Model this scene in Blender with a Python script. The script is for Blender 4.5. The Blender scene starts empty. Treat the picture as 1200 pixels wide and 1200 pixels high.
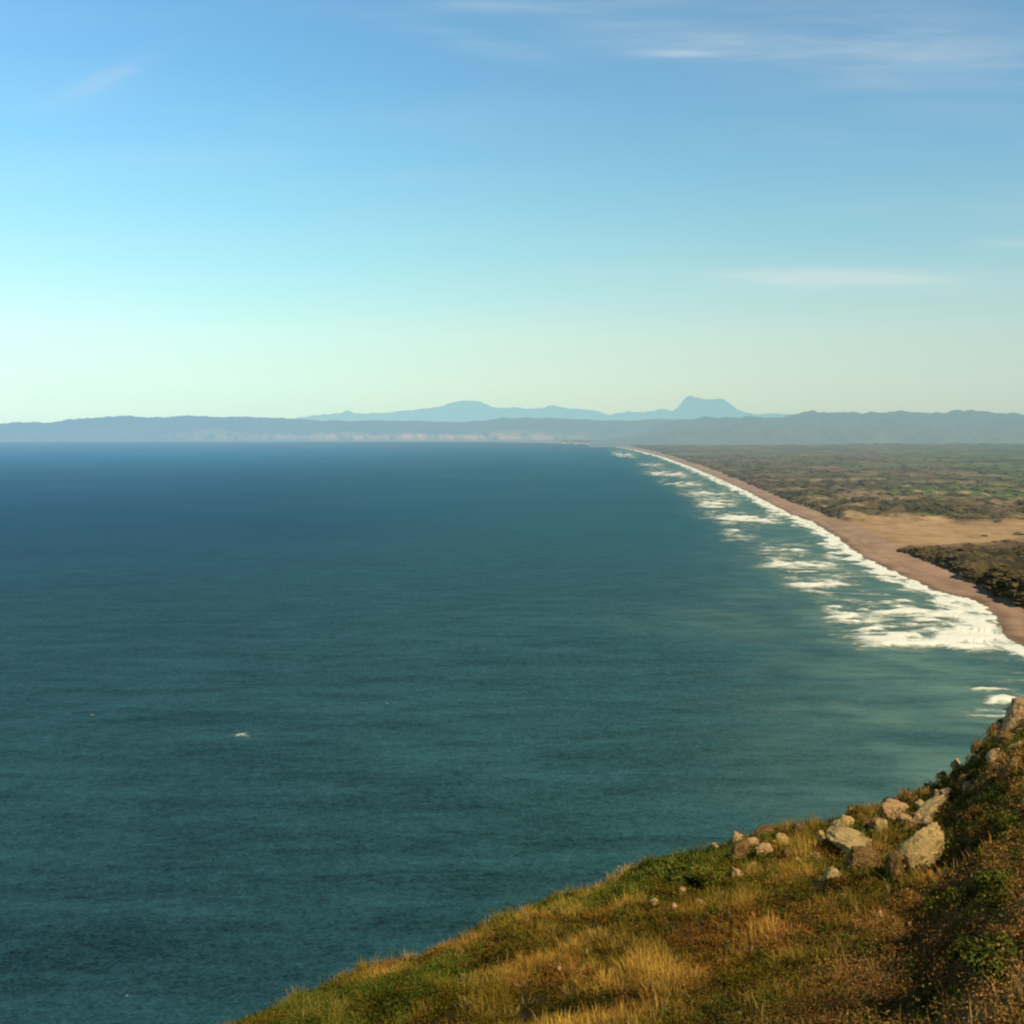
import bpy, math, random
import numpy as np
from mathutils import Vector, Matrix

random.seed(7); rng = np.random.default_rng(11)
S = bpy.context.scene
COL = S.collection
F = 1039.0                                  # focal length in 1200-px units
PITCH = math.atan(98.0 / F)
CZ = 150.0                                  # eye height over the sea
cp, sp = math.cos(PITCH), math.sin(PITCH)

# ------------------------------------------------------------------ helpers
def ray(px, py):
    a = (np.asarray(px, float) - 600) / F
    b = (600 - np.asarray(py, float)) / F
    return a, cp + b * sp, -sp + b * cp
def at(px, py, z=0.0):
    dx, dy, dz = ray(px, py)
    t = (z - CZ) / dz
    return dx * t, dy * t
def proj(x, y, z):
    zz = z - CZ
    f = y * cp - zz * sp
    u = y * sp + zz * cp
    f = np.maximum(f, 1e-3)
    return 600 + F * x / f, 600 - F * u / f
def interp(x, pts):
    p = np.array(pts, float)
    return np.interp(x, p[:, 0], p[:, 1])
def sstep(a, b, x):
    t = np.clip((x - a) / (b - a), 0, 1)
    return t * t * (3 - 2 * t)
_G = rng.normal(size=(256, 2)); _G /= np.linalg.norm(_G, axis=1)[:, None]
_P = rng.permutation(256)
def perlin(x, y):
    x = np.asarray(x, float); y = np.asarray(y, float)
    xi = np.floor(x).astype(int); yi = np.floor(y).astype(int)
    xf = x - xi; yf = y - yi
    u = xf * xf * xf * (xf * (xf * 6 - 15) + 10); v = yf * yf * yf * (yf * (yf * 6 - 15) + 10)
    def g(i, j, fx, fy):
        h = _P[(_P[(xi + i) & 255] + yi + j) & 255]
        return _G[h, 0] * fx + _G[h, 1] * fy
    a = g(0, 0, xf, yf); b = g(1, 0, xf - 1, yf); c = g(0, 1, xf, yf - 1); d = g(1, 1, xf - 1, yf - 1)
    return (a + (b - a) * u) * (1 - v) + (c + (d - c) * u) * v
def fbm(x, y, o=4, gain=.5):
    s = 0; a = 1.0
    for k in range(o):
        s = s + a * perlin(x * 2 ** k + 17.3 * k, y * 2 ** k - 9.1 * k); a *= gain
    return s * 1.4
def ridged(x, y, o=4):
    s = 0; a = 1.0
    for k in range(o):
        s = s + a * (1 - 2.2 * np.abs(perlin(x * 2 ** k + 5.3 * k, y * 2 ** k + 3.1 * k))); a *= .5
    return s / 1.9

def mesh_np(name, V, Q, mat, cols=None, vals=None, smooth=True, parent=None):
    """one mesh object out of numpy arrays; Q = (n,3) or (n,4) faces"""
    me = bpy.data.meshes.new(name)
    V = np.ascontiguousarray(V, dtype=np.float32); Q = np.ascontiguousarray(Q, dtype=np.int32)
    k = Q.shape[1]
    me.vertices.add(len(V)); me.vertices.foreach_set('co', V.ravel())
    me.loops.add(Q.size); me.loops.foreach_set('vertex_index', Q.ravel())
    me.polygons.add(len(Q))
    me.polygons.foreach_set('loop_start', np.arange(0, Q.size, k, dtype=np.int32))
    me.polygons.foreach_set('loop_total', np.full(len(Q), k, dtype=np.int32))
    me.polygons.foreach_set('use_smooth', np.full(len(Q), smooth, dtype=bool))
    if cols is not None:
        a = me.attributes.new('Col', 'FLOAT_COLOR', 'POINT')
        c = np.ones((len(V), 4), np.float32); c[:, :3] = cols
        a.data.foreach_set('color', c.ravel())
    for nm, v in (vals or {}).items():
        a = me.attributes.new(nm, 'FLOAT', 'POINT'); a.data.foreach_set('value', np.ascontiguousarray(v, dtype=np.float32).ravel())
    me.update(calc_edges=True); me.validate()
    if mat: me.materials.append(mat)
    o = bpy.data.objects.new(name, me); COL.objects.link(o)
    if parent: o.parent = parent
    return o
def grid_faces(nr, nc):
    i = np.arange(nr - 1)[:, None] * nc + np.arange(nc - 1)[None, :]
    i = i.ravel()
    return np.stack([i, i + 1, i + nc + 1, i + nc], 1)
def tag(o, label=None, cat=None, group=None, kind=None):
    if label: o['label'] = label
    if cat: o['category'] = cat
    if group: o['group'] = group
    if kind: o['kind'] = kind
    return o

# ------------------------------------------------------------------ nodes
class N:
    def __init__(s, tree): s.t = tree; s.n = tree.nodes; s.l = tree.links
    def new(s, typ, **kw):
        n = s.n.new(typ)
        for k, v in kw.items(): setattr(n, k, v)
        return n
    def put(s, sock, v):
        if isinstance(v, bpy.types.NodeSocket): s.l.new(v, sock)
        elif v is not None: sock.default_value = v
    def math(s, op, a, b=None, c=None, clamp=False):
        n = s.new('ShaderNodeMath', operation=op, use_clamp=clamp)
        for i, v in enumerate((a, b, c)):
            if v is not None: s.put(n.inputs[i], v)
        return n.outputs[0]
    def vmath(s, op, a, b=None):
        n = s.new('ShaderNodeVectorMath', operation=op)
        s.put(n.inputs[0], a)
        if b is not None: s.put(n.inputs[1], b)
        return n.outputs['Value'] if op in ('LENGTH', 'DOT_PRODUCT') else n.outputs[0]
    def rgb(s, f, a, b, blend='MIX'):
        n = s.new('ShaderNodeMix', data_type='RGBA', blend_type=blend)
        n.clamp_factor = True
        s.put(n.inputs[0], f); s.put(n.inputs[6], a); s.put(n.inputs[7], b)
        return n.outputs[2]
    def noise(s, vec, scale, detail=3, rough=.5, dist=0):
        n = s.new('ShaderNodeTexNoise')
        s.put(n.inputs['Vector'], vec); n.inputs['Scale'].default_value = scale
        n.inputs['Detail'].default_value = detail; n.inputs['Roughness'].default_value = rough
        n.inputs['Distortion'].default_value = dist
        return n.outputs['Fac']
    def ramp(s, f, stops, interp='LINEAR'):
        n = s.new('ShaderNodeValToRGB'); s.put(n.inputs[0], f)
        r = n.color_ramp; r.interpolation = interp
        while len(r.elements) < len(stops): r.elements.new(0.5)
        for e, (p, c) in zip(r.elements, stops):
            e.position = p
            e.color = (c, c, c, 1) if isinstance(c, (int, float)) else (*c, 1)
        return n.outputs[0]
    def smooth(s, x, a, b):
        n = s.new('ShaderNodeMapRange', interpolation_type='SMOOTHSTEP')
        s.put(n.inputs[0], x); n.inputs[1].default_value = a; n.inputs[2].default_value = b
        return n.outputs[0]
    def attr(s, nm, out='Color'):
        n = s.new('ShaderNodeAttribute', attribute_name=nm); return n.outputs[out]
    def mapping(s, vec, scale=(1, 1, 1), rot=(0, 0, 0), loc=(0, 0, 0)):
        n = s.new('ShaderNodeMapping'); s.put(n.inputs[0], vec)
        n.inputs[1].default_value = loc; n.inputs[2].default_value = rot; n.inputs[3].default_value = scale
        return n.outputs[0]
def lin(r, g, b):
    f = lambda c: (c / 255) / 12.92 if c <= 10 else (((c / 255) + .055) / 1.055) ** 2.4
    return (f(r), f(g), f(b))
def L4(r, g, b): return (*lin(r, g, b), 1)

HAZE_L, HAZE_R = lin(150, 193, 212), lin(152, 181, 184)
def new_mat(name):
    m = bpy.data.materials.new(name); m.use_nodes = True
    m.node_tree.nodes.clear()
    return m, N(m.node_tree)
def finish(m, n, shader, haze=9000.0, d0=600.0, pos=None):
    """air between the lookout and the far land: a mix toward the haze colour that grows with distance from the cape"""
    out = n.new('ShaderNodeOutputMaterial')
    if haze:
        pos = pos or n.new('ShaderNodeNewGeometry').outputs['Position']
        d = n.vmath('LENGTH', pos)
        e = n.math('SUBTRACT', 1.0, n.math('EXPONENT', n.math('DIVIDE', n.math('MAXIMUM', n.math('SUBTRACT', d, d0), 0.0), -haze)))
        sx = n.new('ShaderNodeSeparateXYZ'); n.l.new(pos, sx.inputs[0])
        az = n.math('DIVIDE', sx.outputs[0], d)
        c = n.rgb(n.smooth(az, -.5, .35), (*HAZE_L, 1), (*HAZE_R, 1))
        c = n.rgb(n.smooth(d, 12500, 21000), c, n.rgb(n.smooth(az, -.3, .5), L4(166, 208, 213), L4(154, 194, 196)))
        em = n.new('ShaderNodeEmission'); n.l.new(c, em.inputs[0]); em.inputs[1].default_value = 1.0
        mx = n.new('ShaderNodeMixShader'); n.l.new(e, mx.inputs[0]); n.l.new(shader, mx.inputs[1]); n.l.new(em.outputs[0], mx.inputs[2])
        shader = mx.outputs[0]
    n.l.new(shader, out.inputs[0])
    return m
def principled(n, color, rough=.9, spec=.2, normal=None):
    b = n.new('ShaderNodeBsdfPrincipled')
    n.put(b.inputs['Base Color'], color); n.put(b.inputs['Roughness'], rough)
    n.put(b.inputs['Specular IOR Level'], spec)
    if normal is not None: n.l.new(normal, b.inputs['Normal'])
    return b.outputs[0]
def bump(n, h, strength=1.0, dist=1.0, normal=None):
    b = n.new('ShaderNodeBump'); n.l.new(h, b.inputs['Height'])
    b.inputs['Strength'].default_value = strength; b.inputs['Distance'].default_value = dist
    if normal is not None: n.l.new(normal, b.inputs['Normal'])
    return b.outputs[0]

# ------------------------------------------------------------------ camera, sun, sky
cam = bpy.data.cameras.new('camera'); cam.sensor_width = 36; cam.lens = 36 * F / 1200
cam.clip_start = .2; cam.clip_end = 400000
co = bpy.data.objects.new('camera', cam); COL.objects.link(co)
co.location = (0, 0, CZ); co.rotation_euler = (math.pi / 2 - PITCH, 0, 0)
S.camera = co
SUN_AZ, SUN_EL = math.radians(150), math.radians(50)      # azimuth clockwise from +Y (the view direction)
sun = bpy.data.lights.new('sun', 'SUN'); sun.energy = 5.0; sun.angle = math.radians(.5); sun.color = (1, .87, .66)
so = bpy.data.objects.new('sun', sun); COL.objects.link(so)
sd_ = Vector((math.sin(SUN_AZ) * math.cos(SUN_EL), math.cos(SUN_AZ) * math.cos(SUN_EL), math.sin(SUN_EL)))
so.rotation_euler = sd_.to_track_quat('Z', 'Y').to_euler(); so.location = sd_ * 500
S.view_settings.view_transform = 'Standard'; S.view_settings.look = 'None'
S.view_settings.exposure = 0; S.view_settings.gamma = 1
S.cycles.use_denoising = True
S.cycles.pixel_filter_type = 'BLACKMAN_HARRIS'; S.cycles.filter_width = 2.1
S.cycles.max_bounces = 5; S.cycles.transparent_max_bounces = 8

w = bpy.data.worlds.new('World'); S.world = w; w.use_nodes = True
w.node_tree.nodes.clear(); n = N(w.node_tree)
sky = n.new('ShaderNodeTexSky', sky_type='NISHITA'); sky.sun_disc = False
sky.sun_elevation = SUN_EL; sky.sun_rotation = SUN_AZ; sky.altitude = 150; sky.dust_density = 1.5
tc = n.new('ShaderNodeTexCoord').outputs['Generated']
sx = n.new('ShaderNodeSeparateXYZ'); n.l.new(tc, sx.inputs[0])
X, Y, Z = sx.outputs
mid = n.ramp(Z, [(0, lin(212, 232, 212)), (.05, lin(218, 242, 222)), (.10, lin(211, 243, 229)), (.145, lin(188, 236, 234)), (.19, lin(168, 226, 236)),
                 (.27, lin(142, 205, 234)), (.35, lin(123, 184, 224)), (.42, lin(112, 170, 213)), (.52, lin(80, 130, 185)), (.7, lin(40, 75, 130)), (1, lin(22, 48, 100))])  # top stops darkened above the frame to cut blue fill in the shadows
azf = n.math('DIVIDE', X, n.math('MAXIMUM', n.vmath('LENGTH', n.vmath('MULTIPLY', tc, (1, 1, 0))), .001))
grade = n.ramp(n.math('MULTIPLY_ADD', azf, 1.0, .5), [(0, (1.14, 1.22, 1.32)), (.25, (1.04, 1.12, 1.16)), (.5, (1, 1, 1)), (.75, (.92, .89, .90)), (1, (.82, .80, .84))])
gm = n.rgb(1.0, mid, grade, 'MULTIPLY')
grade2 = n.rgb(n.smooth(Z, .6, .9), gm, mid)
nis = n.rgb(1.0, sky.outputs[0], (.1, .1, .1, 1), 'MULTIPLY')
base = n.rgb(.07, grade2, nis)
base = n.rgb(n.smooth(Y, .15, -.5), base, n.rgb(1.0, base, (.42, .40, .40, 1), 'MULTIPLY'))  # sky behind the camera darkened to weaken the fill light
# thin cirrus
u = n.math('DIVIDE', X, n.math('MAXIMUM', Y, .05)); v = n.math('DIVIDE', Z, n.math('MAXIMUM', Y, .05))
def streak(px, py, wx, wy, tilt=0.0):
    dx, dy, dz = ray(px, py); u0, v0 = dx / dy, dz / dy
    a = n.math('SUBTRACT', u, float(u0)); b = n.math('SUBTRACT', v, float(v0))
    c, s_ = math.cos(tilt), math.sin(tilt)
    p = n.math('ADD', n.math('MULTIPLY', a, c), n.math('MULTIPLY', b, s_))
    q = n.math('SUBTRACT', n.math('MULTIPLY', b, c), n.math('MULTIPLY', a, s_))
    p = n.math('DIVIDE', p, wx / F); q = n.math('DIVIDE', q, wy / F)
    r2 = n.math('ADD', n.math('POWER', n.math('ABSOLUTE', p), 2.0), n.math('POWER', n.math('ABSOLUTE', q), 2.0))
    return n.math('EXPONENT', n.math('MULTIPLY', r2, -1.0))
cuv = n.new('ShaderNodeCombineXYZ'); n.l.new(u, cuv.inputs[0]); n.l.new(v, cuv.inputs[1])
w1 = n.noise(n.mapping(cuv.outputs[0], (3, 34, 1), (0, 0, .06)), 1.0, 5, .6, .4)
w2 = n.noise(n.mapping(cuv.outputs[0], (2, 14, 1), (0, 0, -.05)), 1.0, 4, .55, .3)
tot = None
for (px, py, wx, wy, t, s_) in [(810, 46, 130, 16, -.05, .75), (800, 62, 50, 5, -.02, .8), (970, 326, 110, 9, 0, 1.0), (730, 318, 70, 7, .02, .8), (950, 330, 330, 16, 0, .55),
                             (130, 88, 60, 10, .42, .55), (560, 50, 90, 12, -.2, .35), (640, 4, 130, 12, 0, .6), (1080, 60, 200, 55, -.05, .55), (1190, 285, 40, 7, 0, .5),
                             (210, 392, 110, 8, .03, -.14), (240, 180, 140, 14, 0, .16), (330, 280, 160, 10, 0, .18)]:
    g = n.math('MULTIPLY', streak(px, py, wx, wy, t), s_)
    tot = g if tot is None else n.math('ADD', tot, g)
cl = n.math('MULTIPLY', tot, n.math('MULTIPLY_ADD', n.smooth(w1, .34, .68), .9, .22))
veil = n.math('MULTIPLY', n.smooth(w2, .42, .75), n.math('MULTIPLY', n.smooth(Z, .02, .2), .16))
cl = n.math('MULTIPLY', n.math('ADD', cl, veil), n.smooth(Y, .05, .3), clamp=True)
final = n.rgb(n.math('MULTIPLY', cl, .42), base, L4(225, 232, 226))
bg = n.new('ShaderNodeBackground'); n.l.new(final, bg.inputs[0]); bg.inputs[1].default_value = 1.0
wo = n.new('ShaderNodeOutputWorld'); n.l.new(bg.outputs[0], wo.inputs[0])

# ------------------------------------------------------------------ shoreline
shore_px = [(560, 517.6), (600, 518.4), (650, 519.3), (690, 520.6), (720, 523), (745, 527.5), (775, 535), (810, 547.5), (840, 560), (877, 577), (923, 602), (950, 611.5), (980, 630), (1000, 647),
            (1017, 657), (1040, 668), (1067, 680), (1093, 693), (1133, 702), (1153, 712), (1165, 727), (1168, 743), (1200, 760), (1240, 785), (1235, 815), (1225, 850), (1260, 930), (1340, 1060)]
base_px = [(560, 516.5), (600, 517.2), (650, 518), (700, 519.3), (735, 523), (765, 529), (800, 539), (833, 551), (860, 561), (887, 573), (923, 588), (950, 598), (983, 612), (1012, 626), (1038, 641), (1053, 650),
           (1083, 660), (1105, 670), (1127, 683), (1153, 693), (1170, 706), (1200, 717), (1260, 745), (1330, 790), (1420, 880), (1600, 1060)]
def poly(pxl):
    p = np.array(pxl, float); x, y = at(p[:, 0], p[:, 1], 0.0)
    return np.stack([x, y], 1)
def densify(P, k=8):
    t = np.arange(len(P)); tt = np.linspace(0, len(P) - 1, (len(P) - 1) * k + 1)
    return np.stack([np.interp(tt, t, P[:, 0]), np.interp(tt, t, P[:, 1])], 1), tt
SHORE = poly(shore_px); BASE = poly(base_px)
def sdist(x, y, P, par):
    """signed distance (positive inland, to the right of the line walked toward the viewer) and parameter along the line"""
    best = np.full(x.shape, 1e18); sg = np.zeros(x.shape); pp = np.zeros(x.shape)
    for i in range(len(P) - 1):
        a, b = P[i], P[i + 1]; e = b - a; L = e @ e
        t = np.clip(((x - a[0]) * e[0] + (y - a[1]) * e[1]) / L, 0, 1)
        qx = x - (a[0] + e[0] * t); qy = y - (a[1] + e[1] * t)
        d = qx * qx + qy * qy
        c = e[0] * (y - a[1]) - e[1] * (x - a[0])
        m = d < best
        best = np.where(m, d, best); sg = np.where(m, np.sign(c), sg); pp = np.where(m, par[i] + (par[i + 1] - par[i]) * t, pp)
    return np.sqrt(best) * sg, pp
SPAR = np.array([p[0] if i < 22 else 1200 + 10 * (i - 21) for i, p in enumerate(shore_px)], float)
BPAR = np.array([p[0] for p in base_px], float)
# ------------------------------------------------------------------ materials of the wide setting
def mat_sea():
    m, n = new_mat('sea_water')
    pos = n.new('ShaderNodeNewGeometry').outputs['Position']
    d = n.vmath('LENGTH', pos)
    ld = n.math('LOGARITHM', d, 10.0)
    sx = n.new('ShaderNodeSeparateXYZ'); n.l.new(pos, sx.inputs[0])
    az = n.math('DIVIDE', sx.outputs[0], d)
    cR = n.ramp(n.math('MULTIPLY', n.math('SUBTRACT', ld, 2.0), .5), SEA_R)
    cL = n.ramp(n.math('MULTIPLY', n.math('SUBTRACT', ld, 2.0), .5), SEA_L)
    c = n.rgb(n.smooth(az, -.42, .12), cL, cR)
    # swell rows
    rot = math.radians(22)
    sw = n.noise(n.mapping(pos, (.007, .045, .02), (0, 0, -math.radians(58))), 1.0, 4, .62, .4)
    sw2 = n.noise(n.mapping(pos, (.03, .095, .1), (0, 0, -math.radians(50))), 1.0, 4, .65, .4)
    ch = n.noise(n.mapping(pos, (.22, .34, .3), (0, 0, -rot + .3)), 1.0, 5, .7, .3)
    big = n.noise(n.mapping(pos, (.0022, .0042, .05), (0, 0, -.1)), 1.0, 5, .65, .5)
    rp = n.noise(n.mapping(pos, (.7, 1.1, .3), (0, 0, -rot)), 1.0, 4, .75, .2)
    near = n.smooth(n.math('MULTIPLY', d, -1.0), -1900, -250)
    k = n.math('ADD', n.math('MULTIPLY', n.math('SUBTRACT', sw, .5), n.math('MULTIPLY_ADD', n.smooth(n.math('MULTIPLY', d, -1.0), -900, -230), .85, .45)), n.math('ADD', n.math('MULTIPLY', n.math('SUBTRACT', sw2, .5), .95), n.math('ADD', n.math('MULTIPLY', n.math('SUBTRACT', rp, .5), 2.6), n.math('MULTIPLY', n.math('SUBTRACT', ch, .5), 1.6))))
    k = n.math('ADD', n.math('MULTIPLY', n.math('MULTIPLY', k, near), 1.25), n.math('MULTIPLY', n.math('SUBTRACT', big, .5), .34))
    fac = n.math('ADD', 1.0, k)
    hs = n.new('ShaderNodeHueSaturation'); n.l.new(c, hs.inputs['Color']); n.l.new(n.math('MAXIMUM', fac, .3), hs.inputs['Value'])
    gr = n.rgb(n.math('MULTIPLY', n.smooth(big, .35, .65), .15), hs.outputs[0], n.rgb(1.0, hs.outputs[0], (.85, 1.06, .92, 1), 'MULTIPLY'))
    wash = n.attr('wash', 'Fac')
    wn = n.noise(n.mapping(pos, (.02, .06, .05), (0, 0, -.1)), 1.0, 5, .65, .6)
    wf = n.math('MULTIPLY', wash, n.math('MULTIPLY_ADD', n.smooth(wn, .3, .7), .8, .35), clamp=True)
    cc = n.rgb(n.math('MULTIPLY', wf, .82), gr, (.135, .235, .180, 1))
    h = n.math('ADD', n.math('MULTIPLY', sw, 2.2), n.math('ADD', n.math('MULTIPLY', sw2, 1.3), n.math('MULTIPLY', ch, .45)))
    nb = bump(n, h, .55, 1.0)
    df = n.new('ShaderNodeBsdfDiffuse'); n.l.new(cc, df.inputs[0]); n.l.new(nb, df.inputs[2])
    gl = n.new('ShaderNodeBsdfGlossy'); gl.inputs['Roughness'].default_value = .32; n.l.new(nb, gl.inputs['Normal'])
    mxs = n.new('ShaderNodeMixShader'); mxs.inputs[0].default_value = .035
    n.l.new(df.outputs[0], mxs.inputs[1]); n.l.new(gl.outputs[0], mxs.inputs[2]); sh = mxs.outputs[0]
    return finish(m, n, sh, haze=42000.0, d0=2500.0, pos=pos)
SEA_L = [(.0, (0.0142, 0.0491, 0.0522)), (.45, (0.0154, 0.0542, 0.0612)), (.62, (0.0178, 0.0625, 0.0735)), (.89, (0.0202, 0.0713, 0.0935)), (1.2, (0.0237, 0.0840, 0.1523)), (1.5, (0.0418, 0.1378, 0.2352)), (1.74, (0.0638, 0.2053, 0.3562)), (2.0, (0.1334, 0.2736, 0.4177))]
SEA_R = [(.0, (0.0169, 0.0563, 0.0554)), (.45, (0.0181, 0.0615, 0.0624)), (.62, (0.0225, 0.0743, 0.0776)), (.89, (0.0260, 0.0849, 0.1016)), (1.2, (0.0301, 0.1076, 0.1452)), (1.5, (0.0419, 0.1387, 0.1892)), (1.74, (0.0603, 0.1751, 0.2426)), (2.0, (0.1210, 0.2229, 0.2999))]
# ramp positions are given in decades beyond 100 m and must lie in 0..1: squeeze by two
SEA_L = [(a / 2, c) for a, c in SEA_L]; SEA_R = [(a / 2, c) for a, c in SEA_R]  # far stops pale with distance: haze painted into the water colour

def build_sea():
    m, n = None, None
    th = np.radians(np.linspace(-80, 80, 521)); r = np.geomspace(70, 150000, 520)
    R_, T = np.meshgrid(r, th, indexing='ij')
    x = R_ * np.sin(T); y = R_ * np.cos(T)
    sd, sp_ = sdist(x, y, SHORE, SPAR)
    zone = interp(sp_, [(600, 0), (700, 60), (760, 160), (850, 190), (950, 170), (1050, 190), (1130, 250), (1200, 260), (1260, 120)])
    wash = np.where(sd < 0, np.exp(-(np.abs(sd) / np.maximum(zone * .8, 20)) ** 2.6), 1.0)
    wash *= .75 + .5 * fbm(x / 60, y / 45, 3)
    wash = np.clip(wash, 0, 1)
    V = np.stack([x, y, np.zeros_like(x)], -1).reshape(-1, 3)
    Q = grid_faces(len(r), len(th))
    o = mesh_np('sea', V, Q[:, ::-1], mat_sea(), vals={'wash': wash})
    tag(o, kind='structure')

# ------------------------------------------------------------------ surf
BR = [  # px, py, half length, half thickness, strength, tilt, label
    (731, 533.5, 17, 2.4, 1.0, .10, 'small far white breaker off the vanishing end of the beach'),
    (764, 545, 20, 1.8, .85, .08, 'faint far thread of foam between the smallest breaker and the long thin one'),
    (783, 556, 34, 2.8, 1.05, .06, 'long thin white breaker second in size near the vanishing end of the beach'),
    (800, 568, 32, 2.6, .9, .03, 'faint broken line of foam on the near side of the long thin breaker'),
    (826, 579, 34, 2.8, 1.0, 0, 'thin pale breaker just beyond the bright oval one'),
    (840, 591, 27, 4.2, 1.25, -.03, 'bright oval breaker halfway up the surf'),
    (874, 610, 54, 3.8, 1.2, .06, 'long low white breaker trailing right until it meets the beach foam'),
    (866, 628, 28, 6.5, .78, .15, 'faded foam smudge seaward of the long low breaker'),
    (918, 646, 34, 3.6, 1.05, -.03, 'upper line of the paired breakers in the middle of the surf'),
    (938, 663, 52, 5.2, 1.2, .03, 'wider lower line of the paired breakers with a splash at its middle'),
    (962, 687, 46, 8.0, 1.15, 0, 'thick pale bar of foam standing alone between the pair and the near surf'),
    (988, 725, 30, 10.0, 1.0, .25, 'peaked splash with a hooked crest at the seaward end of the near surf'),
    (1066, 721, 82, 6.5, 1.2, .03, 'upper long breaker of the near surf reaching toward the sand'),
    (1072, 737, 56, 5.0, .82, .0, 'thin sandy coloured foam sheet between the two nearest long breakers'),
    (1090, 754, 98, 11.5, 1.45, .03, 'largest and nearest breaker, a broad sheet of bright white foam'),
    (1158, 809, 26, 2.6, .8, 0, 'faint foam line farthest out of the three by the rocky crest'),
    (1176, 826, 26, 5.0, 1.25, 0, 'small bright breaker tucked behind the rocky crest of the hillside'),
    (1162, 841, 34, 3.4, 1.0, .0, 'thin foam line just under the small bright breaker at the rocky crest'),
]
def mat_foam():
    m, n = new_mat('sea_foam')
    pos = n.new('ShaderNodeNewGeometry').outputs['Position']
    f = n.attr('foam', 'Fac')
    d = n.vmath('LENGTH', pos)
    a = n.noise(n.mapping(pos, (.03, .10, .1), (0, 0, -.05)), 1.0, 6, .68, .5)
    b = n.noise(n.mapping(pos, (.16, .34, .1), (0, 0, .2)), 1.0, 5, .65, .3)
    nn = n.math('ADD', n.math('MULTIPLY', n.math('SUBTRACT', a, .5), 1.5), n.math('MULTIPLY', n.math('SUBTRACT', b, .5), 1.0))
    k = n.math('ADD', f, n.math('MULTIPLY', nn, 1.05))
    al = n.smooth(k, .20, 1.12)
    c = n.rgb(n.smooth(k, .40, 1.2), (.30, .38, .28, 1), (.78, .77, .62, 1))
    nb = bump(n, k, .5, 1.5)
    c = n.rgb(n.math('MULTIPLY', n.smooth(a, .50, .68), .38), c, (.50, .56, .44, 1))
    sh = principled(n, c, .85, .1, nb)
    # haze inside, transparency outside
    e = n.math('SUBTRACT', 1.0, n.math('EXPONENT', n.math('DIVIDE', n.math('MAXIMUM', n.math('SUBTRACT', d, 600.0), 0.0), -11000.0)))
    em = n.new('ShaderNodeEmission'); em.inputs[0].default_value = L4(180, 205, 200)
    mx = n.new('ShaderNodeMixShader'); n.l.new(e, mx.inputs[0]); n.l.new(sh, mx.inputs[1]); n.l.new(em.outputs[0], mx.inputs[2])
    tr = n.new('ShaderNodeBsdfTransparent')
    mt = n.new('ShaderNodeMixShader'); n.l.new(al, mt.inputs[0]); n.l.new(tr.outputs[0], mt.inputs[1]); n.l.new(mx.outputs[0], mt.inputs[2])
    return finish(m, n, mt.outputs[0], haze=0)

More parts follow.
